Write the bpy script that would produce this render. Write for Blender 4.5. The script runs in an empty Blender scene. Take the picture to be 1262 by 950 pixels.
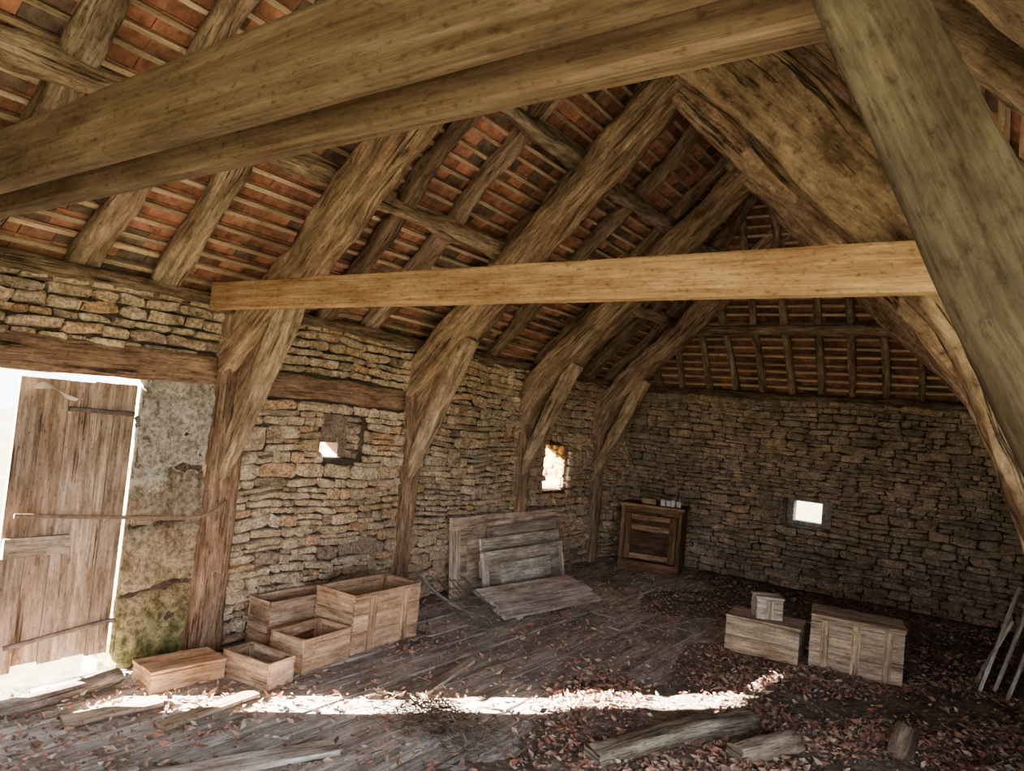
import bpy, math, random
from mathutils import Vector, Matrix, noise
random.seed(7)
SC = bpy.context.scene
COL = SC.collection

# ------------------------------------------------------------------ materials
def nt(name):
    m = bpy.data.materials.new(name); m.use_nodes = True
    t = m.node_tree
    b = t.nodes['Principled BSDF']
    b.inputs['Specular IOR Level'].default_value = 0.12
    return m, t, b
def N(t, typ, **kw):
    n = t.nodes.new(typ)
    for k, v in kw.items(): setattr(n, k, v)
    return n
def ramp(t, fac, stops):
    r = t.nodes.new('ShaderNodeValToRGB')
    e = r.color_ramp.elements
    while len(e) < len(stops): e.new(0.5)
    for el, (p, c) in zip(e, stops):
        el.position = p; el.color = (c[0], c[1], c[2], 1)
    t.links.new(fac, r.inputs['Fac']); return r.outputs['Color']
def mul(t, a, b, fac=1.0, mode='MULTIPLY'):
    m = t.nodes.new('ShaderNodeMix'); m.data_type = 'RGBA'; m.blend_type = mode
    m.inputs[0].default_value = fac
    t.links.new(a, m.inputs[6]); t.links.new(b, m.inputs[7]); return m.outputs[2]
def noi(t, vec, scale, detail=6, rough=0.6):
    n = N(t, 'ShaderNodeTexNoise'); n.inputs['Scale'].default_value = scale
    n.inputs['Detail'].default_value = detail; n.inputs['Roughness'].default_value = rough
    t.links.new(vec, n.inputs['Vector']); return n.outputs['Fac']
def mapping(t, vec, s):
    m = N(t, 'ShaderNodeMapping'); m.inputs['Scale'].default_value = s
    t.links.new(vec, m.inputs['Vector']); return m.outputs['Vector']
def tintnode(t):
    a = N(t, 'ShaderNodeAttribute'); a.attribute_name = 'tint'; return a.outputs['Color']
def bump(t, b, h, strength, dist):
    n = N(t, 'ShaderNodeBump'); n.inputs['Strength'].default_value = strength
    n.inputs['Distance'].default_value = dist
    t.links.new(h, n.inputs['Height']); t.links.new(n.outputs['Normal'], b.inputs['Normal'])
def math2(t, op, a, b=None, c=None):
    n = N(t, 'ShaderNodeMath', operation=op)
    for i, x in enumerate((a, b, c)):
        if x is None: continue
        if isinstance(x, (int, float)): n.inputs[i].default_value = x
        else: t.links.new(x, n.inputs[i])
    return n.outputs[0]

def wood_mat(name, lo=.45, bstr=0.7, g1=(5,75), crack=.5, patch=.55, dist=.012, sw=.3, knots=False, kscale=(.55,42), ps=(3,8)):
    m, t, b = nt(name)
    uv = N(t, 'ShaderNodeUVMap').outputs['UV']
    g = noi(t, mapping(t, uv, (g1[0], g1[1], 1)), 1.0, 10, 0.75)
    g2 = noi(t, mapping(t, uv, (g1[0]*.4, g1[1]*.3, 1)), 1.0, 4, 0.6)
    f = noi(t, mapping(t, uv, (g1[0]*3, g1[1]*3, 1)), 1.0, 6, 0.7)
    s = noi(t, mapping(t, uv, (ps[0], ps[1], 1)), 1.0, 9, 0.72)
    sp = noi(t, mapping(t, uv, (35, 60, 1)), 1.0, 4, 0.6)
    c1 = ramp(t, g, [(0.36, (lo, lo*0.9, lo*0.8)), (0.62, (1.22, 1.2, 1.17))])
    c2 = ramp(t, s, [(0.34, (patch, patch*.88, patch*.8)), (0.62, (1.18, 1.18, 1.2))])
    c3 = ramp(t, sp, [(0.30, (.5, .46, .43)), (0.45, (1, 1, 1))])
    c4 = ramp(t, g2, [(0.38, (.72, .68, .63)), (0.6, (1.08, 1.08, 1.08))])
    c = mul(t, mul(t, mul(t, mul(t, tintnode(t), c1), c2), c3), c4)
    h = math2(t, 'ADD', math2(t, 'ADD', g, math2(t, 'MULTIPLY', f, .5)), math2(t, 'MULTIPLY', s, sw))
    if knots:
        v = N(t, 'ShaderNodeTexVoronoi'); v.inputs['Scale'].default_value = 1.0
        t.links.new(mapping(t, uv, (2.2, 3.2, 1)), v.inputs['Vector'])
        kr = ramp(t, v.outputs['Distance'], [(0.0, (.3, .2, .14)), (0.022, (.5, .38, .28)), (0.045, (1, 1, 1))])
        c = mul(t, c, kr)
    if crack > 0:
        k = noi(t, mapping(t, uv, (kscale[0], kscale[1], 1)), 1.0, 4, 0.5)
        km = noi(t, mapping(t, uv, (1.1, 6, 1)), 1.0, 2, 0.5)
        d = math2(t, 'ABSOLUTE', math2(t, 'SUBTRACT', k, 0.5))
        d = math2(t, 'ADD', d, math2(t, 'MULTIPLY', math2(t, 'MAXIMUM', math2(t, 'SUBTRACT', km, .46), 0.0), 1.5))
        cr = ramp(t, d, [(0.0, (0.1, 0.085, 0.07)), (0.02*crack+.004, (1, 1, 1))])
        c = mul(t, c, cr)
        h = math2(t, 'ADD', h, math2(t, 'MULTIPLY', cr, 0.8))
    t.links.new(c, b.inputs['Base Color'])
    b.inputs['Roughness'].default_value = 0.9
    bump(t, b, h, bstr, dist)
    return m
WOOD = wood_mat('old_oak_wood', .30, 1.0, (5,42), .7, .36, .026, kscale=(.7,34))
SAWN = wood_mat('sawn_timber', .62, 0.4, (3,70), 0, .6, .010, .3, True, ps=(3,10))
NEAR = wood_mat('grey_adzed_oak', .5, 0.8, (6,70), .7, .42, .012, .3, False, (.9,18), (5,10))
PLANK = wood_mat('weathered_plank', .42, 0.7, (4,45), .7, .45)

def stone_mat(name):
    m, t, b = nt(name)
    co = N(t, 'ShaderNodeNewGeometry').outputs['Position']
    a = noi(t, co, 11, 8, 0.65); f = noi(t, co, 50, 8, 0.72); l = noi(t, co, 1.3, 3, 0.6)
    c = mul(t, tintnode(t), ramp(t, a, [(0.32, (0.55, 0.49, 0.43)), (0.66, (1.24, 1.22, 1.18))]))
    c = mul(t, c, ramp(t, f, [(0.36, (0.40, 0.36, 0.33)), (0.58, (1.18, 1.18, 1.18))]))
    c = mul(t, c, ramp(t, l, [(0.35, (0.75, 0.73, 0.71)), (0.62, (1.1, 1.08, 1.05))]))
    t.links.new(c, b.inputs['Base Color']); b.inputs['Roughness'].default_value = 0.95
    bump(t, b, math2(t, 'ADD', f, math2(t, 'MULTIPLY', a, 2.2)), 1.0, 0.03)
    return m
STONE = stone_mat('limestone_rubble')

def simple_mat(name, rough=0.9, scale=20, lo=0.55, metal=0, bs=0.5):
    m, t, b = nt(name)
    co = N(t, 'ShaderNodeNewGeometry').outputs['Position']
    a = noi(t, co, scale, 8, 0.65); a2 = noi(t, co, scale*.18, 4, 0.6)
    c = mul(t, tintnode(t), ramp(t, a, [(0.3, (lo, lo, lo)), (0.7, (1.2, 1.2, 1.2))]))
    c = mul(t, c, ramp(t, a2, [(0.3, (lo**.5,)*3), (0.7, (1.1, 1.1, 1.1))]))
    t.links.new(c, b.inputs['Base Color']); b.inputs['Roughness'].default_value = rough
    b.inputs['Metallic'].default_value = metal
    bump(t, b, a, bs, 0.02)
    return m
EARTH = simple_mat('trodden_earth', 0.97, 26, 0.3, 0, 1.0)
TILE = simple_mat('clay_tile', 0.9, 16, 0.4)
LEAF = simple_mat('dry_leaf', 0.8, 30, 0.6, 0, 0.2)
IRON = simple_mat('rusty_iron', 0.8, 40, 0.5, 0.3)
CLOTH = simple_mat('plain_surface', 0.8, 30, 0.85, 0, 0.2)
GRASS = simple_mat('grass_ground', 0.95, 8, 0.5)

def jamb_mat():
    m, t, b = nt('mossy_jamb_painted_sun')
    co = N(t, 'ShaderNodeNewGeometry').outputs['Position']
    sx = N(t, 'ShaderNodeSeparateXYZ'); t.links.new(co, sx.inputs[0])
    a = noi(t, co, 8, 9, 0.75); f = noi(t, co, 34, 8, 0.75)
    z = math2(t, 'ADD', sx.outputs['Z'], math2(t, 'MULTIPLY', math2(t, 'SUBTRACT', a, .5), 1.3))
    c = ramp(t, math2(t, 'MULTIPLY', z, .5), [(0.03, (.44,.42,.18)), (0.14, (.74,.60,.32)), (0.30, (.84,.66,.44)), (0.50, (.70,.58,.45)), (0.56, (1.0,.92,.80)), (0.80, (.92,.84,.74))])  # mossy foot, ochre middle; pale upper stops are sunlight painted into the colour
    c = mul(t, c, tintnode(t))
    c = mul(t, c, ramp(t, a, [(0.38, (0.42, 0.38, 0.33)), (0.56, (1.1, 1.1, 1.07))]))
    c = mul(t, c, ramp(t, f, [(0.38, (0.42, 0.38, 0.34)), (0.56, (1.1, 1.1, 1.1))]))
    t.links.new(c, b.inputs['Base Color']); b.inputs['Roughness'].default_value = .95
    bump(t, b, math2(t, 'ADD', f, math2(t, 'MULTIPLY', a, 2.5)), 1.0, .05)
    return m
JAMB = jamb_mat()

# ------------------------------------------------------------------ mesh builder
class MB:
    def __init__(s): s.v=[]; s.f=[]; s.uv=[]; s.c=[]; s.sm=[]
    def face(s, idx, uvs, col, sm=False):
        s.f.append(idx); s.uv.extend(uvs); s.c.append(col); s.sm.append(sm)
    def add(s, o):
        b0=len(s.v); s.v+=o.v; s.f+=[[i+b0 for i in f] for f in o.f]; s.uv+=o.uv; s.c+=o.c; s.sm+=o.sm
    def done(s, name, mat):
        me = bpy.data.meshes.new(name)
        me.from_pydata([tuple(p) for p in s.v], [], s.f)
        u = me.uv_layers.new(name='UVMap')
        u.data.foreach_set('uv', [x for p in s.uv for x in p])
        a = me.color_attributes.new('tint', 'FLOAT_COLOR', 'CORNER')
        cc = []
        for f, c in zip(s.f, s.c): cc.extend([c[0], c[1], c[2], 1.0]*len(f))
        a.data.foreach_set('color', cc)
        me.polygons.foreach_set('use_smooth', s.sm)
        me.materials.append(mat); me.update()
        o = bpy.data.objects.new(name, me); COL.objects.link(o); return o

def jc(c, j=0.12):
    k = 1+random.uniform(-j, j)
    return (c[0]*k*(1+random.uniform(-.04,.04)), c[1]*k, c[2]*k*(1+random.uniform(-.06,.06)))

def box(mb, c, size, M=None, col=(.3,.25,.2), jit=0.0):
    hx, hy, hz = [x/2 for x in size]
    b0 = len(mb.v); c = Vector(c); P = []
    for sx in (-1,1):
        for sy in (-1,1):
            for sz in (-1,1):
                P.append(Vector((sx*hx, sy*hy, sz*hz)) + Vector([random.uniform(-jit,jit) for _ in range(3)]))
    L = max(range(3), key=lambda i: size[i])
    ox, oy = random.uniform(0,50), random.uniform(0,50)
    for p in P:
        q = p+c
        mb.v.append(M @ q if M is not None else q)
    for idx, ax in (((0,1,3,2),0),((4,6,7,5),0),((0,4,5,1),1),((2,3,7,6),1),((0,2,6,4),2),((1,5,7,3),2)):
        oth = [i for i in range(3) if i != ax]
        if L in oth: ua = L; va = [i for i in oth if i != L][0]
        else: ua, va = oth
        mb.face([b0+i for i in idx], [(P[i][ua]+ox, P[i][va]+oy+ax*.7) for i in idx], col)

def catmull(pts, n):
    if len(pts) == 2:
        return [pts[0].lerp(pts[1], i/(n-1)) for i in range(n)]
    q = [pts[0]*2-pts[1]] + pts + [pts[-1]*2-pts[-2]]
    out = []; m = len(pts)-1
    for i in range(n):
        t = i/(n-1)*m; k = min(int(t), m-1); t -= k
        p0,p1,p2,p3 = q[k:k+4]
        out.append(.5*((2*p1)+(p2-p0)*t+(2*p0-5*p1+4*p2-p3)*t*t+(3*p1-p0-3*p2+p3)*t**3))
    return out

def beam(mb, pts, w, h, ref=(0,1,0), col=(.3,.22,.15), rough=0.012, ex=6, K=12, seg=0.12, smooth=True, wob=0.0, w2=None, h2=None):
    pts = [Vector(p) for p in pts]
    Ltot = sum((pts[i+1]-pts[i]).length for i in range(len(pts)-1))
    n = max(2, int(Ltot/seg)+1)
    path = catmull(pts, n)
    ref = Vector(ref); seed = random.uniform(0,100)
    prof = []
    for k in range(K):
        u = ((k+.5)/K*8) % 8
        if u < 1: sx, sy = 1, u
        elif u < 3: sx, sy = 2-u, 1
        elif u < 5: sx, sy = -1, 4-u
        elif u < 7: sx, sy = u-6, -1
        else: sx, sy = 1, u-8
        r = (abs(sx)**ex+abs(sy)**ex)**(-1/ex)
        prof.append((sx*r, sy*r))
    cum = [0]
    for k in range(K):
        a_, b_ = prof[k], prof[(k+1) % K]
        cum.append(cum[-1]+math.hypot((a_[0]-b_[0])*w/2, (a_[1]-b_[1])*h/2))
    b0 = len(mb.v); s = 0; S = []
    for i, p in enumerate(path):
        d = (path[min(i+1,n-1)]-path[max(i-1,0)]).normalized()
        a = (ref-d*ref.dot(d)).normalized(); b = d.cross(a)
        if i: s += (p-path[i-1]).length
        S.append(s); t = i/(n-1)
        ww = w+((w2-w)*t if w2 else 0); hh = h+((h2-h)*t if h2 else 0)
        off = a*noise.noise(Vector((seed, s*1.1, 3)))*wob + b*noise.noise(Vector((seed, s*1.1, 9)))*wob
        for k in range(K):
            x, y = prof[k]
            r = rough*(noise.noise(Vector((seed+s*2.2, x*1.1, y*1.1)))*1.2 + .7*noise.noise(Vector((seed+s*5, x*3, y*3))) + .6*noise.noise(Vector((seed+s*8, x*7, y*7))))
            mb.v.append(p+off+a*x*(ww/2+r)+b*y*(hh/2+r))
    for i in range(n-1):
        for k in range(K):
            k2 = (k+1) % K
            mb.face([b0+i*K+k, b0+i*K+k2, b0+(i+1)*K+k2, b0+(i+1)*K+k],
                    [(seed+S[i], seed+cum[k]),(seed+S[i], seed+cum[k+1]),(seed+S[i+1], seed+cum[k+1]),(seed+S[i+1], seed+cum[k])], col, smooth)
    for e, o in ((0,1),(n-1,0)):
        idx = [b0+e*K+k for k in range(K)]
        uvs = [(seed+prof[k][0]*w/2, seed+prof[k][1]*h/2) for k in range(K)]
        if o: idx = idx[::-1]; uvs = uvs[::-1]
        mb.face(idx, uvs, col)

# ------------------------------------------------------------------ constants
XL, XR, YB, YF = -4.03, 0.55, 8.55, -1.6
XM = -1.87
def mir(x): return 2*XM-x
OAK = (.64,.465,.325); OAKL = (.78,.59,.43)

# ------------------------------------------------------------------ walls
def wall_core(axis, a0, a1, z0, z1, f0, f1, holes, col):
    mb = MB()
    A = sorted({a0,a1,*[h[0] for h in holes],*[h[1] for h in holes]})
    Z = sorted({z0,z1,*[h[2] for h in holes],*[h[3] for h in holes]})
    for i in range(len(A)-1):
        for j in range(len(Z)-1):
            ca, cz = (A[i]+A[i+1])/2, (Z[j]+Z[j+1])/2
            if any(h[0]<ca<h[1] and h[2]<cz<h[3] for h in holes): continue
            sa, sz = A[i+1]-A[i], Z[j+1]-Z[j]
            if axis == 'Y': box(mb, ((f0+f1)/2, ca, cz), (abs(f1-f0), sa, sz), None, col)
            else: box(mb, (ca, (f0+f1)/2, cz), (sa, abs(f1-f0), sz), None, col)
    return mb

def stones(mb, O, U, Nn, u0, u1, z0, z1, holes, colf, hmin=.035, hmax=.105, seedz=0):
    O=Vector(O); U=Vector(U); Nn=Vector(Nn); Zv=Vector((0,0,1))
    def one(a, b, lo, hi):
        g = .005
        L, H = (b-a)/2-g, (hi-lo)/2-g*.6
        if L < .015 or H < .008: return
        cu, cz = (a+b)/2, (lo+hi)/2
        d = random.uniform(.012,.06)
        K = 14; b0 = len(mb.v)
        col = colf(cu, cz); tilt = random.uniform(-.07,.07)
        per = []
        tl, th_ = random.uniform(-.3,.3), random.uniform(-.3,.3)
        rnd = random.uniform(.34,.6)
        js = random.uniform(0,99)
        for k in range(K):
            th = 2*math.pi*(k+.5)/K
            cx, cy = math.cos(th), math.sin(th)
            x = math.copysign(abs(cx)**rnd, cx)*L + noise.noise(Vector((js,cx*2,cy*2)))*min(L,.05)*.35
            y = math.copysign(abs(cy)**(rnd*.8), cy)*H*(1+tl*cx*.7) + noise.noise(Vector((js+9,cx*3,cy*2)))*H*.45 + x*tilt
            per.append((x,y))
        dd = [d*(1+tl*math.cos(6.28*k/K)+th_*math.sin(6.28*k/K))+random.uniform(-.006,.006) for k in range(K)]
        def wz(u_, z_): return .035*noise.noise(Vector((u_*1.1, z_*1.5, seedz)))+.016*noise.noise(Vector((u_*3.5, z_*2, seedz+5)))
        for sc, de in ((1.0,None),(1.0,.6),(.8,1.0)):
            for k,(x,y) in enumerate(per):
                de_ = -.04 if de is None else dd[k]*de
                inx = x*sc if abs(x) < .03 or sc == 1 else x-math.copysign(min(.02, abs(x)*.3), x)
                mb.v.append(O+U*(cu+inx)+Zv*(cz+y*sc+wz(cu+x,cz))+Nn*de_)
        for r in (0,1):
            for k in range(K):
                k2=(k+1)%K
                mb.face([b0+r*K+k, b0+r*K+k2, b0+(r+1)*K+k2, b0+(r+1)*K+k], [(0,0)]*4, col)
        ex_ = random.uniform(-.4,.4)*L
        mb.v.append(O+U*(cu+ex_)+Zv*(cz+wz(cu,cz))+Nn*(d*random.uniform(.85,1.35)))
        c = len(mb.v)-1
        for k in range(K):
            mb.face([b0+2*K+k, b0+2*K+(k+1)%K, c], [(0,0)]*3, col)
    def put(a, b, lo, hi):
        segs = [(a,b)]
        for h in holes:
            if lo < h[3]-.02 and hi > h[2]+.02:
                ns = []
                for (p,q) in segs:
                    if q <= h[0] or p >= h[1]: ns.append((p,q)); continue
                    if p < h[0]: ns.append((p,h[0]))
                    if q > h[1]: ns.append((h[1],q))
                segs = ns
        for p,q in segs:
            if q-p > .035: one(p,q,lo,hi)
    z = z0
    while z < z1-.02:
        hh = random.uniform(hmin,hmax)
        if z+hh > z1-.03: hh = z1-z
        u = u0-random.uniform(0,.2)
        while u < u1:
            L = random.uniform(.08,.30)*(.7+hh*4)
            if random.random() < .12: L *= 1.5
            e = u+L
            if hh > .075 and random.random() < .45:
                m = z+hh*random.uniform(.35,.65); mid = u+L*random.uniform(.35,.65)
                if random.random() < .5:
                    put(max(u,u0),min(e,u1),z,m); put(max(u,u0),min(mid,u1),m,z+hh); put(max(mid,u0),min(e,u1),m,z+hh)
                else:
                    put(max(u,u0),min(e,u1),z,m); put(max(u,u0),min(e,u1),m,z+hh)
            else: put(max(u,u0),min(e,u1),z,z+hh)
            u = e
        z += hh

def warm(u, z):
    r = random.random()
    if r < .14: c = (.88,.62,.41)
    elif r < .6: c = (.93,.75,.56)
    elif r < .9: c = (.88,.73,.57)
    else: c = (.60,.48,.38)
    return jc(c, .13)
def greyish(u, z):
    c = random.choice([(.74,.59,.44),(.68,.56,.43),(.78,.62,.47),(.56,.46,.36)])
    return jc(c, .14)

MORT = (.13,.10,.08)
doorH = (.30, 2.10, -.1, 1.80)
w1 = (3.40, 3.81, 1.19, 1.52); w2 = (6.48, 6.97, .87, 1.37)
mb = wall_core('Y', YF-.35, YB+.35, -.1, 2.04, XL-.17, XL, [doorH,w1,w2], MORT)
mb.add(wall_core('Y', YF-.35, YB+.35, -.1, 2.04, XL-.35, XL-.17, [doorH,(3.46,3.72,1.19,1.30),(6.62,6.97,.87,1.37)], (.46,.37,.31)))  # outer slits narrowed to keep direct sun out of the room
holesL = [(.26,2.50,-.1,1.82), (2.75,4.25,1.6,1.79), w1, w2]
stones(mb, (XL,0,0),(0,1,0),(1,0,0), YF, YB, 0.0, 2.12, holesL, warm, seedz=1)
for (a1,c0,c1,cc) in ((w1[1],w1[2],w1[3],(.55,.46,.40)),(w2[1],w2[2],w2[3],(.60,.34,.11))):  # far window's reveal stones: sunlit gold painted into their tint
    stones(mb, (XL,a1+.005,0),(-1,0,0),(0,-1,0), .03,.34, c0, c1, [], lambda u,z: jc(cc,.15), seedz=3)
mb.done('wall_left', STONE)
mb=MB()
nyj, nzj = 24, 100
for i in range(nyj+1):
    for j in range(nzj+1):
        yy = 2.085+.43*i/nyj; z = 1.8*j/nzj
        e = .045*noise.noise(Vector((yy*4,z*3,1)))+.03*noise.noise(Vector((yy*11,z*11,5)))+.012*noise.noise(Vector((yy*30,z*30,5)))
        jo = min(abs(z-q_+.05*noise.noise(Vector((yy*4,q_,2)))) for q_ in (.42,.80,1.13))
        e -= .04*max(0,1-jo/.022)
        if i==0: e -= .03
        mb.v.append(Vector((XL+.03+e, yy+.014*noise.noise(Vector((z*8,yy*3,3))), z)))
for i in range(nyj):
    for j in range(nzj):
        a=i*(nzj+1)+j; mb.face([a,a+nzj+1,a+nzj+2,a+1],[(0,0)]*4,(1,1,1),True)
box(mb,(XL-.175,2.295,.9),(.33,.40,1.8),None,(.8,.8,.8))
mb.done('door_jamb', JAMB)

w3 = (-2.02,-1.50,.70,1.02)
mb = wall_core('X', XL, XR, -.1, 2.04, YB, YB+.2, [w3], MORT)
mb.add(wall_core('X', XL, XR, -.1, 2.04, YB+.2, YB+.35, [(-1.95,-1.64,.75,.98)], (.55,.52,.46)))
stones(mb, (0,YB,0),(1,0,0),(0,-1,0), XL+.02, XR, 0.0, 2.14, [w3], greyish, seedz=8)
mb.done('wall_back', STONE)

ADDED_BAY = 2.9  # unseen side opening, added to let sky light reach the left wall
mb = wall_core('Y', YF-.35, YB+.35, -.1, 1.98, XR, XR+.35, [(-1.3,ADDED_BAY,-.1,1.9)], MORT)
stones(mb, (XR,0,0),(0,1,0),(-1,0,0), ADDED_BAY, YB, 0.0, 2.0, [], greyish, seedz=12)
mb.done('wall_right', STONE)
mb = wall_core('X', XL, XR, -.1, 2.04, YF-.35, YF, [(-1.3,XR-.05,-.1,2.0)], MORT)  # unseen opening added for sky light, placed so direct sun stays out
stones(mb, (0,YF,0),(1,0,0),(0,1,0), XL, -1.3, 0.0, 2.04, [], warm, seedz=15)
i0=len(mb.v)
for y in (YF-.3, YF):
    for p in ((XL-.3,2.04),(XR,2.04),(XM,4.6)): mb.v.append(Vector((p[0],y,p[1])))
for f in ((0,1,2),(5,4,3)): mb.face([i0+i for i in f],[(0,0)]*3,(.35,.3,.24))
mb.done('wall_front', STONE)

# ------------------------------------------------------------------ floor
mb = MB()
box(mb, ((XL+XR)/2,(YF+YB)/2,-.09),(XR-XL,YB-YF,.1),None,(.08,.06,.05))
x = XL
while x < XR:
    w = random.uniform(.17,.28)
    y = YF+random.uniform(-1,0)
    while y < YB:
        L = random.uniform(1.6,3.4)
        a, b = max(y,YF), min(y+L,YB)
        if b-a > .2 and x+w < XR+.1:
            box(mb, (x+w/2,(a+b)/2,-.02+random.uniform(-.006,.006)),(w-.014,b-a-.01,.04),None,jc((.66,.65,.65),.22),.005)
        y += L
    x += w
mb.done('floor', PLANK)

def sstep(a,b,x):
    t=max(0,min(1,(x-a)/(b-a))); return t*t*(3-2*t)
def mask(x,y):
    n = noise.noise(Vector((x*1.3,y*1.3,2)))*.6
    m = sstep(-2.4,-1.5, x+n*.8-(y-3)*.06)
    m = max(m, .8*sstep(5.2,6.6,y+n)*sstep(-3.4,-2.4,x+n))
    m = max(m, .6*sstep(-3.6,-4.0,x+n*.4))
    m = max(m, .6*sstep(.2,.45,noise.noise(Vector((x*1.1+5,y*.9,31)))))
    return m
def gz(x,y):
    return -.05+.078*mask(x,y)+.018*noise.noise(Vector((x*2.2,y*2.2,7)))+.012*noise.noise(Vector((x*9,y*9,1)))
mb = MB(); nx, ny = 120, 250
for j in range(ny+1):
    for i in range(nx+1):
        X = XL+(XR-XL)*i/nx; Y = YF+(YB-YF)*j/ny
        mb.v.append(Vector((X,Y,gz(X,Y)+.007*random.random())))
for j in range(ny):
    for i in range(nx):
        a=j*(nx+1)+i
        mb.face([a,a+1,a+nx+2,a+nx+1],[(0,0)]*4,jc((.34,.28,.235),.15),True)
mb.done('earth_floor_covering', EARTH)

KEEP = [(-3.72,-3.32,3.21,3.89),(-3.62,-3.27,2.78,3.22),(-3.96,-3.70,2.87,3.47),(-3.60,-3.20,2.47,2.73),(-3.81,-3.51,2.08,2.52),
        (-1.69,-1.11,5.46,5.86),(-1.14,-.46,5.58,6.06),(-3.72,-2.85,7.6,8.3)]
mb = MB()
cols = [(.46,.22,.15),(.38,.19,.13),(.50,.29,.20),(.28,.16,.12),(.58,.40,.29),(.34,.22,.17),(.56,.46,.38),(.22,.14,.11)]
cnt=0
while cnt < 31000:
    X = random.uniform(XL+.10,XR-.08); Y = random.uniform(.8,8.3)
    if any(k[0]<X<k[1] and k[2]<Y<k[3] for k in KEEP): continue
    d = mask(X,Y)*(1.0 if Y<6.0 else .25)
    n = noise.noise(Vector((X*1.7,Y*1.7,20)))
    d *= max(.05,min(1,.45+n*1.9))
    if X < -2.6: d = max(d*.3,.06)
    if X < -2.9 and Y < 2.8: d=max(d,.2)
    d = max(d,.08)
    if random.random() > d: continue
    cnt += 1
    s = random.uniform(.006,.019) if random.random()<.87 else random.uniform(.019,.032); a = random.uniform(0,6.28)
    z = max(gz(X,Y),0.0)+random.uniform(.003,.018)
    M = Matrix.Translation((X,Y,z)) @ Matrix.Rotation(a,4,'Z') @ Matrix.Rotation(random.gauss(0,.5),4,'X') @ Matrix.Rotation(random.gauss(0,.5),4,'Y')
    b0=len(mb.v); cu = random.uniform(.1,.9)*s
    for p in ((-s,0,cu*.7),(-.2*s,.5*s,cu),(s*1.1,0,cu*.9),(-.2*s,-.5*s,cu),(0,0,0)): mb.v.append(M @ Vector(p))
    c = jc(random.choice(cols),.2)
    for f in ((0,4,1),(1,4,2),(2,4,3),(3,4,0)): mb.face([b0+i for i in f],[(0,0)]*3,c)
mb.done('leaf_litter', LEAF)

# ------------------------------------------------------------------ roof
SL = 1.05
def roof_slope(tiles, batt, eave, U, V, Nn, vlen, ur, tc=1.0):
    eave=Vector(eave);U=Vector(U);V=Vector(V).normalized();Nn=Vector(Nn)
    step=.105; n=int(vlen/step)
    for i in range(n+1):
        v=i*step; a,b=ur(v)
        if b-a<.05: continue
        c=jc((.62,.47,.34),.25)
        b0=len(batt.v)
        ns=max(1,int((b-a)/.9))
        for s in range(ns+1):
            u=a+(b-a)*s/ns; jv=random.uniform(-.012,.012)
            p=eave+U*u+V*(v+jv)+Nn*.012
            batt.v += [p-V*.013-Nn*.010, p+V*.013-Nn*.010, p+V*.013+Nn*.011, p-V*.013+Nn*.011]
        so=random.uniform(0,30)
        for s in range(ns):
            c2=jc(c,.12)
            for k in range(4):
                k2=(k+1)%4; q=b0+s*4
                batt.face([q+k,q+k2,q+4+k2,q+4+k],[(so+s*.9,so+k*.03),(so+s*.9,so+k*.03+.03),(so+s*.9+.9,so+k*.03+.03),(so+s*.9+.9,so+k*.03)],c2)
        u=a+random.uniform(-.1,0)
        while u<b:
            w=.16; uu0=max(u,a); uu1=min(u+w-.004,b)
            if uu1-uu0>.02:
                j=random.uniform(-.006,.006); jj=random.uniform(-.012,.012); b0=len(tiles.v)
                o=-.012+j; t_=.011
                p0=eave+U*uu0+V*(v-.06+jj); p1=eave+U*uu1+V*(v-.06+jj); p2=eave+U*uu1+V*(v+step*1.15); p3=eave+U*uu0+V*(v+step*1.15)
                lowo=-.034+j
                tiles.v += [p0+Nn*lowo,p1+Nn*lowo,p2+Nn*o,p3+Nn*o,p0+Nn*(lowo-t_),p1+Nn*(lowo-t_),p2+Nn*(o-t_),p3+Nn*(o-t_)]
                r=random.random()
                c=jc((.54,.23,.145) if r<.55 else ((.40,.18,.12) if r<.8 else (.22,.14,.11)),.25)
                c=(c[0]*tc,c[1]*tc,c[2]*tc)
                for f in ((0,3,2,1),(4,5,6,7),(0,1,5,4),(1,2,6,5),(2,3,7,6),(3,0,4,7)): tiles.face([b0+k for k in f],[(0,0)]*4,c)
            u+=w
    for k in range(12):  # hidden opaque sheet added above the tiles to stop light leaking through
        v0=vlen*k/12; v1=vlen*(k+1)/12; a0,c0=ur(v0); a1,c1=ur(v1); b0=len(tiles.v)
        for (u,v) in ((a0,v0),(c0,v0),(c1,v1),(a1,v1)): tiles.v.append(eave+U*u+V*v-Nn*.07)
        tiles.face([b0,b0+1,b0+2,b0+3],[(0,0)]*4,(.25,.11,.07))
tiles=MB(); batt=MB()
ZE=2.40
q=math.sqrt(1+SL*SL)
t0=-.47
vl=(2.16-t0)*q
HS=1.375
def urL(v):
    t=t0+v/q; return (-1.9, min(8.95, 8.55-SL/HS*t+.02))
roof_slope(tiles,batt,(XL+t0,0,ZE+SL*t0),(0,1,0),(1,0,SL),Vector((SL,0,-1)).normalized(),vl,urL)
roof_slope(tiles,batt,(mir(XL+t0),0,ZE+SL*t0),(0,1,0),(-1,0,SL),Vector((-SL,0,-1)).normalized(),vl,urL)
qh=math.sqrt(1+HS*HS); th0=-.38; vh=(1.65-th0)*qh
def urH(v):
    t=th0+v/qh; r=HS*t/SL
    return (XL+r-.02, mir(XL+r)+.02)
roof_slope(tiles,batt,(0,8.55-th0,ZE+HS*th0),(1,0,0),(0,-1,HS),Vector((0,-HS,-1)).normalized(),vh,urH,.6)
tiles.done('roof_tiles', TILE); batt.done('roof_battens', SAWN)

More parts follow.
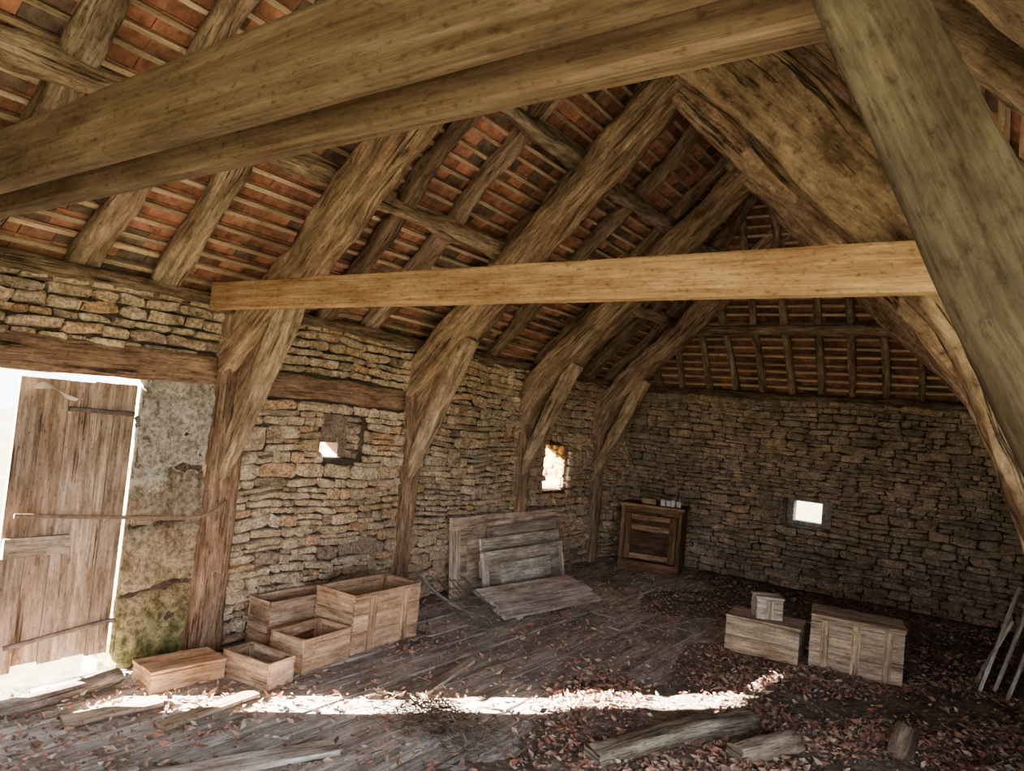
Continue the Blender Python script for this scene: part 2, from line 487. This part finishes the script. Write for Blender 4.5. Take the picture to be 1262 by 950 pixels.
mb=MB()
Zr=ZE-.13
ys=[-1.4,-1.0,-.55,-.12,.32,.80,1.27,1.70,2.14,2.95,3.36,3.80,4.62,5.02,5.45,6.28,6.66,7.05,7.35,7.9,8.25]
for y in ys:
    ft=-.1
    tend=2.14 if y<6.9 else (8.55-y)*HS/SL
    for side in (0,1):
        if tend-ft<.25: continue
        near = y<2.5 and not side
        yy=y+random.uniform(-.03,.03)
        p=[(XL+ft,yy,Zr+SL*ft),(XL+(ft+tend)*.33,yy+random.uniform(-.04,.06),Zr+SL*(ft+tend)*.33-random.uniform(-.02,.02)),(XL+(ft+tend)*.66,yy+random.uniform(-.04,.06),Zr+SL*(ft+tend)*.66-random.uniform(-.02,.02)),(XL+tend,yy+random.uniform(-.03,.06),Zr+SL*tend)]
        if side: p=[(mir(a),b,c) for a,b,c in p]
        w=random.uniform(.13,.16) if near else random.uniform(.085,.13)
        beam(mb,p,w,.11,(0,1,0),jc((.66,.49,.35) if near else (.54,.39,.275),.25),.026,5,16,.06,True,.05,w*random.uniform(.7,1))
x=XL+.35
while x<XR-.2:
    t=min((x-XL),(mir(XL)-x))*SL/HS
    t=min(t,1.62)
    if t>.15: beam(mb,[(x,8.6,Zr-.03),(x+random.uniform(-.03,.03),8.55-t,Zr+HS*t)],.08,.09,(1,0,0),jc((.58,.44,.32),.15),.012,3,10,.12,True,.03)
    x+=.33
for s in (0,1):
    f=(lambda a:mir(a)) if s else (lambda a:a)
    beam(mb,[(f(XL-.05),8.6,Zr-.05),(f(XM),6.9,Zr+SL*2.16)],.11,.16,(1,1,0),(.32,.23,.16),.012,5,12,.16)
mb.done('roof_rafters', WOOD)

def single(name,mat,*a,**k):
    m=MB(); beam(m,*a,**k); return m.done(name,mat)
single('ridge_beam',WOOD,[(XM,YF,4.40),(XM,6.95,4.40)],.08,.16,(1,0,0),(.35,.26,.18))
for f in (lambda a:a, mir):
    for X,Z,y1 in ((-3.32,2.93,7.85),(-2.68,3.58,7.4)):
        pts=[]; y=YF+.02
        while y<y1-.5:
            pts.append((f(X)+random.uniform(-.03,.03),y,Z+random.uniform(-.04,.02))); y+=1.2
        pts.append((f(X),y1,Z))
        single('purlin',WOOD,pts,.12,.12,(1,0,0),jc((.70,.53,.38)),.030,2.6,16,.06,True,.05)
single('hip_purlin',WOOD,[(mir(-3.42),8.0,2.86),(-1.8,8.02,2.88),(-3.42,8.0,2.86)],.12,.12,(0,1,0),(.56,.43,.31),.012,3,12,.12,True,.03)
single('wall_plate',WOOD,[(XL-.05,YF,2.15),(XL-.05,YB,2.15)],.15,.12,(1,0,0),(.42,.30,.21),.014,5)
single('wall_plate',WOOD,[(XR+.08,YF,2.0),(XR+.08,YB,2.0)],.15,.14,(1,0,0),(.33,.24,.17),.012,5)
single('wall_plate',WOOD,[(XL,YB+.06,2.17),(XR,YB+.06,2.17)],.15,.10,(0,1,0),(.28,.20,.14),.012,5)
single('door_lintel',WOOD,[(XL-.03,.05,1.70),(XL-.03,1.3,1.71),(XL-.03,2.50,1.735)],.17,.18,(1,0,0),(.54,.35,.24),.010,9,24,.06)
single('embedded_lintel',WOOD,[(XL-.02,2.78,1.70),(XL-.02,4.2,1.68)],.12,.16,(1,0,0),(.54,.35,.24),.014,7,24,.05)

def truss(Y, k):
    mb=MB(); c=jc(OAK,.08)
    th=.21
    j=lambda: random.uniform(-.02,.02)
    if k<2: P=[(-4.06,Y,1.80),(-3.40,Y+.02*(k==0),2.46),(-2.6,Y+.06*(k==0)+j(),3.26+j()),(-1.72,Y+.08*(k==0),4.14)]
    else: P=[(-4.08,Y,1.58),(-3.84,Y,1.98),(-3.40,Y,2.46),(-2.6,Y+j(),3.24+j()),(-1.72,Y,4.14)]
    beam(mb,P,th,.25,(0,1,0),c,.024,10,32,.04,True,.03,None,.21)
    R=[(.50,Y,-.02),(.40,Y,.6),(.20,Y,1.3),(.03,Y,1.78),(-.13,Y,2.12),(-.5,Y,2.58),(mir(-2.6),Y,3.24+j()),(-2.0,Y+.02,4.14)]
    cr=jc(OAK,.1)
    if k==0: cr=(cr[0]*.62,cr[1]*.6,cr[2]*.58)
    beam(mb,R,th-.03,.12,(0,1,0),cr,.022,10,32,.04,True,.03,None,.32)
    beam(mb,[(XL+.06,Y,-.03),(XL+.05,Y+.01,.9),(XL+.02,Y,1.85)],.14,.12,(0,1,0),(.54,.37,.26),.014,8,24,.05,True,.02)
    beam(mb,[(-4.02,Y-.01,.98),(-3.74,Y,1.60),(-3.46,Y,2.22)],.09,.09,(0,1,0),jc(OAKL,.05),.010,10,24,.05,True,.02,.10,.16)
    if k<2: beam(mb,[(-4.0,Y+.04,1.42),(-3.80,Y+.04,1.78),(-3.62,Y+.04,2.12)],.10,.20,(0,1,0),(.60,.40,.28),.012,8,20,.06,True,.02)
    mb.done('roof_truss',WOOD)
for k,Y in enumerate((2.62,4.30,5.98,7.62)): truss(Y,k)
single('door_post',WOOD,[(XL+.03,2.60,-.03),(XL+.03,2.62,2.1)],.20,.16,(0,1,0),(.52,.34,.235),.012,10,28,.05)
def tie(x0,x1,Y,z0,h,t,c,dz=0):
    m=MB(); beam(m,[(x0,Y,z0+h/2),(x1,Y,z0+h/2+dz)],t,h,(0,1,0),c,.002,30,32,.25,False,0); return m.done('tie_beam',SAWN)
tie(-4.0,-.12,2.44,2.105,.16,.06,(.46,.30,.165))
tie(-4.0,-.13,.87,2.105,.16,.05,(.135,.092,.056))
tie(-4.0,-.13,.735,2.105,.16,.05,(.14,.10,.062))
single('leaning_post',NEAR,[(.525,.85,.55),(.085,.85,1.584),(.0,.85,1.767),(-.135,.85,2.08),(-.50,.85,2.92)],.12,.115,(0,1,0),(.13,.105,.07),.004,12,32,.05,True,.0,None,.09)

# ------------------------------------------------------------------ door
mb=MB()
def leaf(mb,y0,y1,X):
    n=max(3,round((y1-y0)/.115)); w=(y1-y0)/n
    for i in range(n):
        yc=y0+w*(i+.5)
        top=1.60-random.uniform(0,.03); bot=.07+random.uniform(0,.05)
        box(mb,(X+random.uniform(-.004,.004),yc,(top+bot)/2),(.028,w-.005,top-bot),None,jc((.46,.345,.265),.28),.002)
leaf(mb,1.485,2.077,XL-.05)
leaf(mb,.34,1.165,XL-.05)  # unseen second leaf, added to limit the width of the sun strip
for y0,y1 in ((1.49,1.80),(.36,1.15)):
    box(mb,(XL-.02,(y0+y1)/2,.72),(.03,y1-y0,.10),None,(.60,.51,.43),.004)
box(mb,(XL-.079,1.78,1.35),(.03,.55,.09),None,(.3,.22,.16),.004)
box(mb,(XL-.079,1.78,.35),(.03,.55,.09),None,(.3,.22,.16),.004)
mb.done('door_1',PLANK)
mb=MB()
beam(mb,[(XL+.05,1.50,.895),(XL+.09,2.30,.845)],.010,.022,(1,0,0),(.27,.18,.13),.0005,12,8,.05,False)
beam(mb,[(XL+.09,2.30,.845),(XL+.115,2.44,.845),(XL+.135,2.54,.88),(XL+.14,2.60,.93)],.010,.022,(1,0,0),(.27,.18,.13),.0005,12,8,.03,False)
beam(mb,[(XL-.025,1.72,1.44),(XL-.01,2.06,1.43)],.01,.028,(1,0,0),(.16,.12,.10),.001,4,8,.05)
beam(mb,[(XL-.01,1.55,.22),(XL+.0,2.0,.27),(XL+.01,2.08,.27)],.012,.026,(1,0,0),(.18,.14,.12),.001,4,8,.05)
beam(mb,[(XL+.01,2.06,1.42),(XL+.01,2.08,1.38),(XL+.01,2.06,1.37)],.012,.03,(1,0,0),(.2,.16,.14),.001,3,8,.02)
mb.done('door_ironwork',IRON)
mb=MB()
n=16
for i in range(n+1):
    t=i/n
    for s in (-1,0,1):
        mb.v.append(Vector((XL+.03+.015*math.sin(t*7+s),1.53+.20*t,1.545+.012*math.sin(t*6)-.05*t*t+s*.014*(1+.4*math.sin(t*9))*(1-.6*t))))
for i in range(n):
    for s in (0,1):
        a=i*3+s; mb.face([a,a+1,a+4,a+3],[(0,0)]*4,(.50,.43,.35),True)
mb.done('hanging_rag',CLOTH)

# ------------------------------------------------------------------ crates
def crate(name,loc,rot,L,W,H,rows=2,lid=False,col=(.42,.30,.20),batt=0,th=.016):
    mb=MB(); M=Matrix.Translation(loc)@Matrix.Rotation(rot,4,'Z')
    rh=H/rows
    for r in range(rows):
        z=rh*(r+.5)
        for s in (-1,1):
            box(mb,(0,s*(W/2-th/2),z),(L,th,rh-.004),M,jc(col,.13),.0015)
            box(mb,(s*(L/2-th/2),0,z),(th,W-2*th-.002,rh-.004),M,jc(col,.13),.0015)
    nb=max(2,int(W/.12))
    for i in range(nb):
        box(mb,(0,-W/2+th+(W-2*th)*(i+.5)/nb,th/2+.002),(L-2*th,(W-2*th)/nb-.004,th),M,jc(col,.13))
    if lid:
        for i in range(nb):
            box(mb,(random.uniform(-.004,.004),-W/2+W*(i+.5)/nb,H+th/2),(L+.012,W/nb-.004,th),M,jc(col,.13),.001)
    for i in range(batt):
        x=-L/2+L*(i+.5)/batt if batt>1 else 0
        for s in (-1,1):
            box(mb,(x,s*(W/2+.008),H*.5),(.055,.016,H*.92),M,jc((col[0]*1.05,col[1]*1.05,col[2]*1.02),.1),.002)
    for sx in (-1,1):
        for sy in (-1,1):
            box(mb,(sx*(L/2-th-.015),sy*(W/2-th-.015),H/2),(.03,.03,H-.02),M,jc(col,.15))
    return mb.done(name,PLANK)
R90=math.pi/2
cb=(.72,.50,.34)
crate('wooden_crate',(-3.52,3.55,.005),R90+.03,.64,.36,.38,3,batt=2,col=cb)
crate('open_tray_box',(-3.44,3.00,.0),R90+.10,.40,.28,.20,1,col=cb)
crate('open_tray_box',(-3.835,3.17,.0),R90+.02,.56,.22,.31,2,col=(.66,.47,.33))
crate('open_tray_box',(-3.40,2.60,.0),.12,.36,.20,.15,1,col=(.62,.46,.33))
crate('lidded_box',(-3.66,2.28,.0),R90-.12,.40,.24,.095,1,lid=True,col=(.80,.52,.32))
cg=(.76,.61,.46)
crate('wooden_crate',(-1.40,5.66,.02),.10,.52,.34,.25,2,lid=True,col=cg)
crate('wooden_crate',(-.80,5.82,.02),.16,.60,.38,.37,3,batt=3,lid=True,col=cg)
crate('small_wooden_box',(-1.40,5.66,.288),.5,.19,.17,.15,1,lid=True,col=(.84,.77,.68),batt=1)

# ------------------------------------------------------------------ leaning old doors and boards
def panel(name,P0,U,V,L,H,npan,col,fr=.10,mat=PLANK,boards=0):
    U=Vector(U).normalized(); V=Vector(V); V=(V-U*V.dot(U)).normalized(); W=U.cross(V)
    M=Matrix((( U.x,W.x,V.x,P0[0]),(U.y,W.y,V.y,P0[1]),(U.z,W.z,V.z,P0[2]),(0,0,0,1)))
    mb=MB(); t=.035
    if boards:
        n=boards
        for i in range(n): box(mb,(L/2+random.uniform(-.03,.03),0,H*(i+.5)/n),(L-random.uniform(0,.08),.022,H/n-.008),M,jc(col,.15),.004)
        for x in (L*.15,L*.85): box(mb,(x,-.02,H/2),(.08,.02,H*.95),M,jc(col,.12))
    else:
        box(mb,(L/2,0,fr/2),(L,t,fr),M,jc(col,.06)); box(mb,(L/2,0,H-fr/2),(L,t,fr),M,jc(col,.06))
        for i in range(npan+1):
            x=fr/2+(L-fr)*i/npan
            box(mb,(x,0,H/2),(fr,t+.001,H-2*fr),M,jc(col,.06))
        for i in range(npan):
            xa=fr+(L-fr)*i/npan; xb=(L-fr)*(i+1)/npan
            box(mb,((xa+xb)/2,0,H/2),(xb-xa,.012,H-2*fr),M,jc((col[0]*.75,col[1]*.75,col[2]*.75),.06))
            box(mb,((xa+xb)/2,0,H/2),((xb-xa)*.7,.022,(H-2*fr)*.6),M,jc(col,.06))
    return mb.done(name,mat)
panel('old_panelled_door',(-3.84,4.85,.0),(0,1,0),(-.08,0,.7),1.75,.70,2,(.80,.66,.52),.11)
panel('leaning_board',(-3.775,5.30,.0),(0,1,.02),(-.085,0,.6),1.25,.60,0,(.62,.53,.44),boards=5)
panel('leaning_board',(-3.70,5.12,.0),(0.01,1,0),(-.10,0,.5),1.40,.52,0,(.74,.66,.58),boards=3)
panel('old_shutter_panel',(-3.58,5.02,.0),(0.03,1,0.0),(-.12,0,.5),1.28,.43,1,(.78,.73,.67),.06)
panel('plank_hatch',(-3.12,4.65,.035),(0.15,1,0),(-.42,.06,.13),1.35,.44,0,(.76,.72,.68),boards=3)
mb=MB()
for i in range(7):
    y=4.28+.07*i
    beam(mb,[(-3.12-.02*i,y,.03),(-3.35,y+.05,.07+.03*(i%3)),(-3.66,y+.08,.24+.03*(i%2))],.007,.007,(0,1,0),(.25,.2,.17),.001,3,6,.06)
for i in range(5):
    beam(mb,[(-3.16-.11*i,4.2,.04+.06*i),(-3.18-.12*i,4.4,.10+.04*i),(-3.15-.11*i,4.72,.04+.05*i)],.007,.007,(1,0,0),(.28,.23,.19),.001,3,6,.06)
beam(mb,[(-3.62,4.16,.36),(-3.55,4.24,.24),(-3.42,4.42,.10),(-3.28,4.6,.03)],.05,.016,(1,0,0),(.36,.31,.27),.002,6,10,.05)
mb.done('scrap_harrow',IRON)

# ------------------------------------------------------------------ cupboard
mb=MB(); M=Matrix.Translation((-3.62,7.66,0))@Matrix.Rotation(math.radians(12),4,'Z')
W,D,H=.70,.42,.74; c=(.32,.195,.12)
box(mb,(.02,D/2,H/2),(.04,D,H),M,jc(c)); box(mb,(W-.02,D/2,H/2),(.04,D,H),M,jc(c))
box(mb,(W/2,D/2,H+.012),(W+.05,D+.04,.03),M,jc((.40,.27,.17))); box(mb,(W/2,D/2,.08),(W-.08,D-.01,.03),M,c)
box(mb,(W/2,D-.01,H/2),(W-.08,.02,H-.02),M,jc(c)); box(mb,(W/2,.015,H-.04),(W-.081,.03,.07),M,jc(c))
box(mb,(W/2,.0,.06),(W,.03,.11),M,jc(c))
x0,x1,z0,z1=.05,W-.05,.13,H-.08
box(mb,(x0+.04,-.006,(z0+z1)/2),(.08,.025,z1-z0),M,jc(c)); box(mb,(x1-.04,-.006,(z0+z1)/2),(.08,.025,z1-z0),M,jc(c))
for z in (z0+.04,z1-.04,z1-.16): box(mb,(W/2,-.005,z),(x1-x0-.161,.025,.06),M,jc((.42,.28,.18)))
box(mb,(W/2,.012,(z0+z1)/2),(x1-x0-.15,.01,z1-z0-.1),M,(.14,.09,.06))
box(mb,(x1-.04,-.028,(z0+z1)/2),(.02,.02,.05),M,(.2,.17,.13))
mb.done('old_cupboard',PLANK)
mb=MB()
box(mb,(.28,.18,H+.028+.03),(.16,.10,.06),M,(.46,.33,.22)); box(mb,(.28,.18,H+.028+.063),(.17,.11,.006),M,(.5,.38,.26))
mb.done('cigar_box',PLANK)
mb=MB()
for (a,b,r,h) in ((.44,.16,.028,.07),(.50,.20,.03,.06),(.56,.15,.026,.075),(.62,.19,.028,.065)):
    p=M@Vector((a,b,H+.028)); q_=M@Vector((a,b,H+.028+h)); beam(mb,[p,q_],2*r,2*r,(1,0,0),(.8,.78,.72),0,2,16,.02,True)
    p2=M@Vector((a,b,H+.028+h+.008)); beam(mb,[q_,p2],1.8*r,1.8*r,(1,0,0),(.4,.36,.3),0,2,16,.02,True)
mb.done('jar_group',CLOTH)

# ------------------------------------------------------------------ loose timbers
single('fallen_beam',WOOD,[(-1.50,3.08,.05),(-1.3,3.6,.07),(-1.05,4.12,.07)],.11,.11,(1,0,0),(.54,.46,.37),.018,5,16,.05,True,.05)
single('fallen_beam',WOOD,[(-1.0,3.62,.05),(-.80,4.0,.06)],.10,.09,(1,0,0),(.58,.48,.39),.018,5,16,.05,True,.04)
single('log_stump',WOOD,[(-.38,4.35,.0),(-.34,4.43,.17)],.11,.10,(1,0,0),(.42,.34,.27),.014,3,12,.05,True,.03)
single('threshold_pole',WOOD,[(-3.76,.9,.045),(-3.74,1.46,.045),(-3.78,2.02,.05)],.08,.07,(1,0,0),(.50,.42,.36),.01,3,12,.08,True,.03)
single('loose_plank',PLANK,[(-3.48,1.62,.015),(-3.42,2.04,.02)],.11,.022,(1,0,0),(.60,.5,.4),.003,12,12,.1,False,.0)
single('loose_plank',PLANK,[(-3.16,1.9,.015),(-3.20,2.44,.02)],.09,.022,(1,0,0),(.55,.43,.32),.003,12,12,.1,False,.0)
single('loose_plank',PLANK,[(-2.75,1.65,.015),(-2.45,2.35,.02)],.13,.022,(1,0,0),(.64,.6,.55),.003,12,12,.1,False,.0)
single('loose_plank',PLANK,[(-2.6,3.1,.015),(-2.75,3.75,.02)],.06,.022,(1,0,0),(.58,.5,.42),.003,12,12,.1,False,.0)
for dx,dy,tp in ((0,0,.78),(.09,.16,.72),(.16,.0,.66),(-.03,.2,.5)):
    single('leaning_plank',PLANK,[(-.04+dx,6.05+dy,.01),(.16+dx*.9,6.15+dy,tp)],.09,.022,(0,1,0),jc((.72,.69,.66)),.003,12,12,.1,False)
mb=MB()
for i in range(600):
    a=random.uniform(0,6.28); r=abs(random.gauss(0,.19)); X=-2.24+r*math.cos(a)*1.3; Y=2.82+r*math.sin(a)*.8
    z=random.uniform(.01,.14)*max(.1,1-r*2)+.01; b=random.uniform(0,6.28); L=random.uniform(.05,.13)
    d=Vector((math.cos(b),math.sin(b),random.uniform(-.25,.4)))*L
    p=Vector((X,Y,max(z,.012)))
    m_=p+d*.5+Vector((random.uniform(-.02,.02),random.uniform(-.02,.02),.02)); e=p+d; e.z=max(e.z,.01)
    beam(mb,[p,m_,e],.004,.004,(.3,.2,1),jc((.26,.20,.16),.25),0,2,5,.05)
mb.done('twig_heap',PLANK)

mb=MB()
for p in ((-40,-40),(40,-40),(40,50),(-40,50)): mb.v.append(Vector((p[0],p[1],-.11)))
mb.face([0,1,2,3],[(0,0)]*4,(.15,.16,.10))
mb.done('ground_outside',GRASS)

# ------------------------------------------------------------------ light
w=bpy.data.worlds.new('World'); SC.world=w; w.use_nodes=True
bg=w.node_tree.nodes['Background']; bg.inputs['Color'].default_value=(.86,.92,1,1); bg.inputs['Strength'].default_value=11
s=bpy.data.lights.new('sun','SUN'); s.energy=480; s.angle=.006; s.color=(1,.88,.72)
so=bpy.data.objects.new('sun',s); COL.objects.link(so)
so.rotation_mode='QUATERNION'; so.rotation_quaternion=Vector((.675,.74,-.364)).to_track_quat('-Z','Y')
so.location=(-20,-20,12)

# ------------------------------------------------------------------ camera
cd=bpy.data.cameras.new('camera'); co=bpy.data.objects.new('camera',cd); COL.objects.link(co)
R=Vector((0.8175,0.5679,0.0945)).normalized(); B=Vector((0.5738,-0.8177,-0.0495)).normalized(); U=B.cross(R).normalized(); R=U.cross(B)
co.matrix_world=Matrix(((R.x,U.x,B.x,0),(R.y,U.y,B.y,0),(R.z,U.z,B.z,1.6),(0,0,0,1)))
cd.sensor_width=36; cd.lens=36*864/1262; cd.clip_start=.03
SC.camera=co
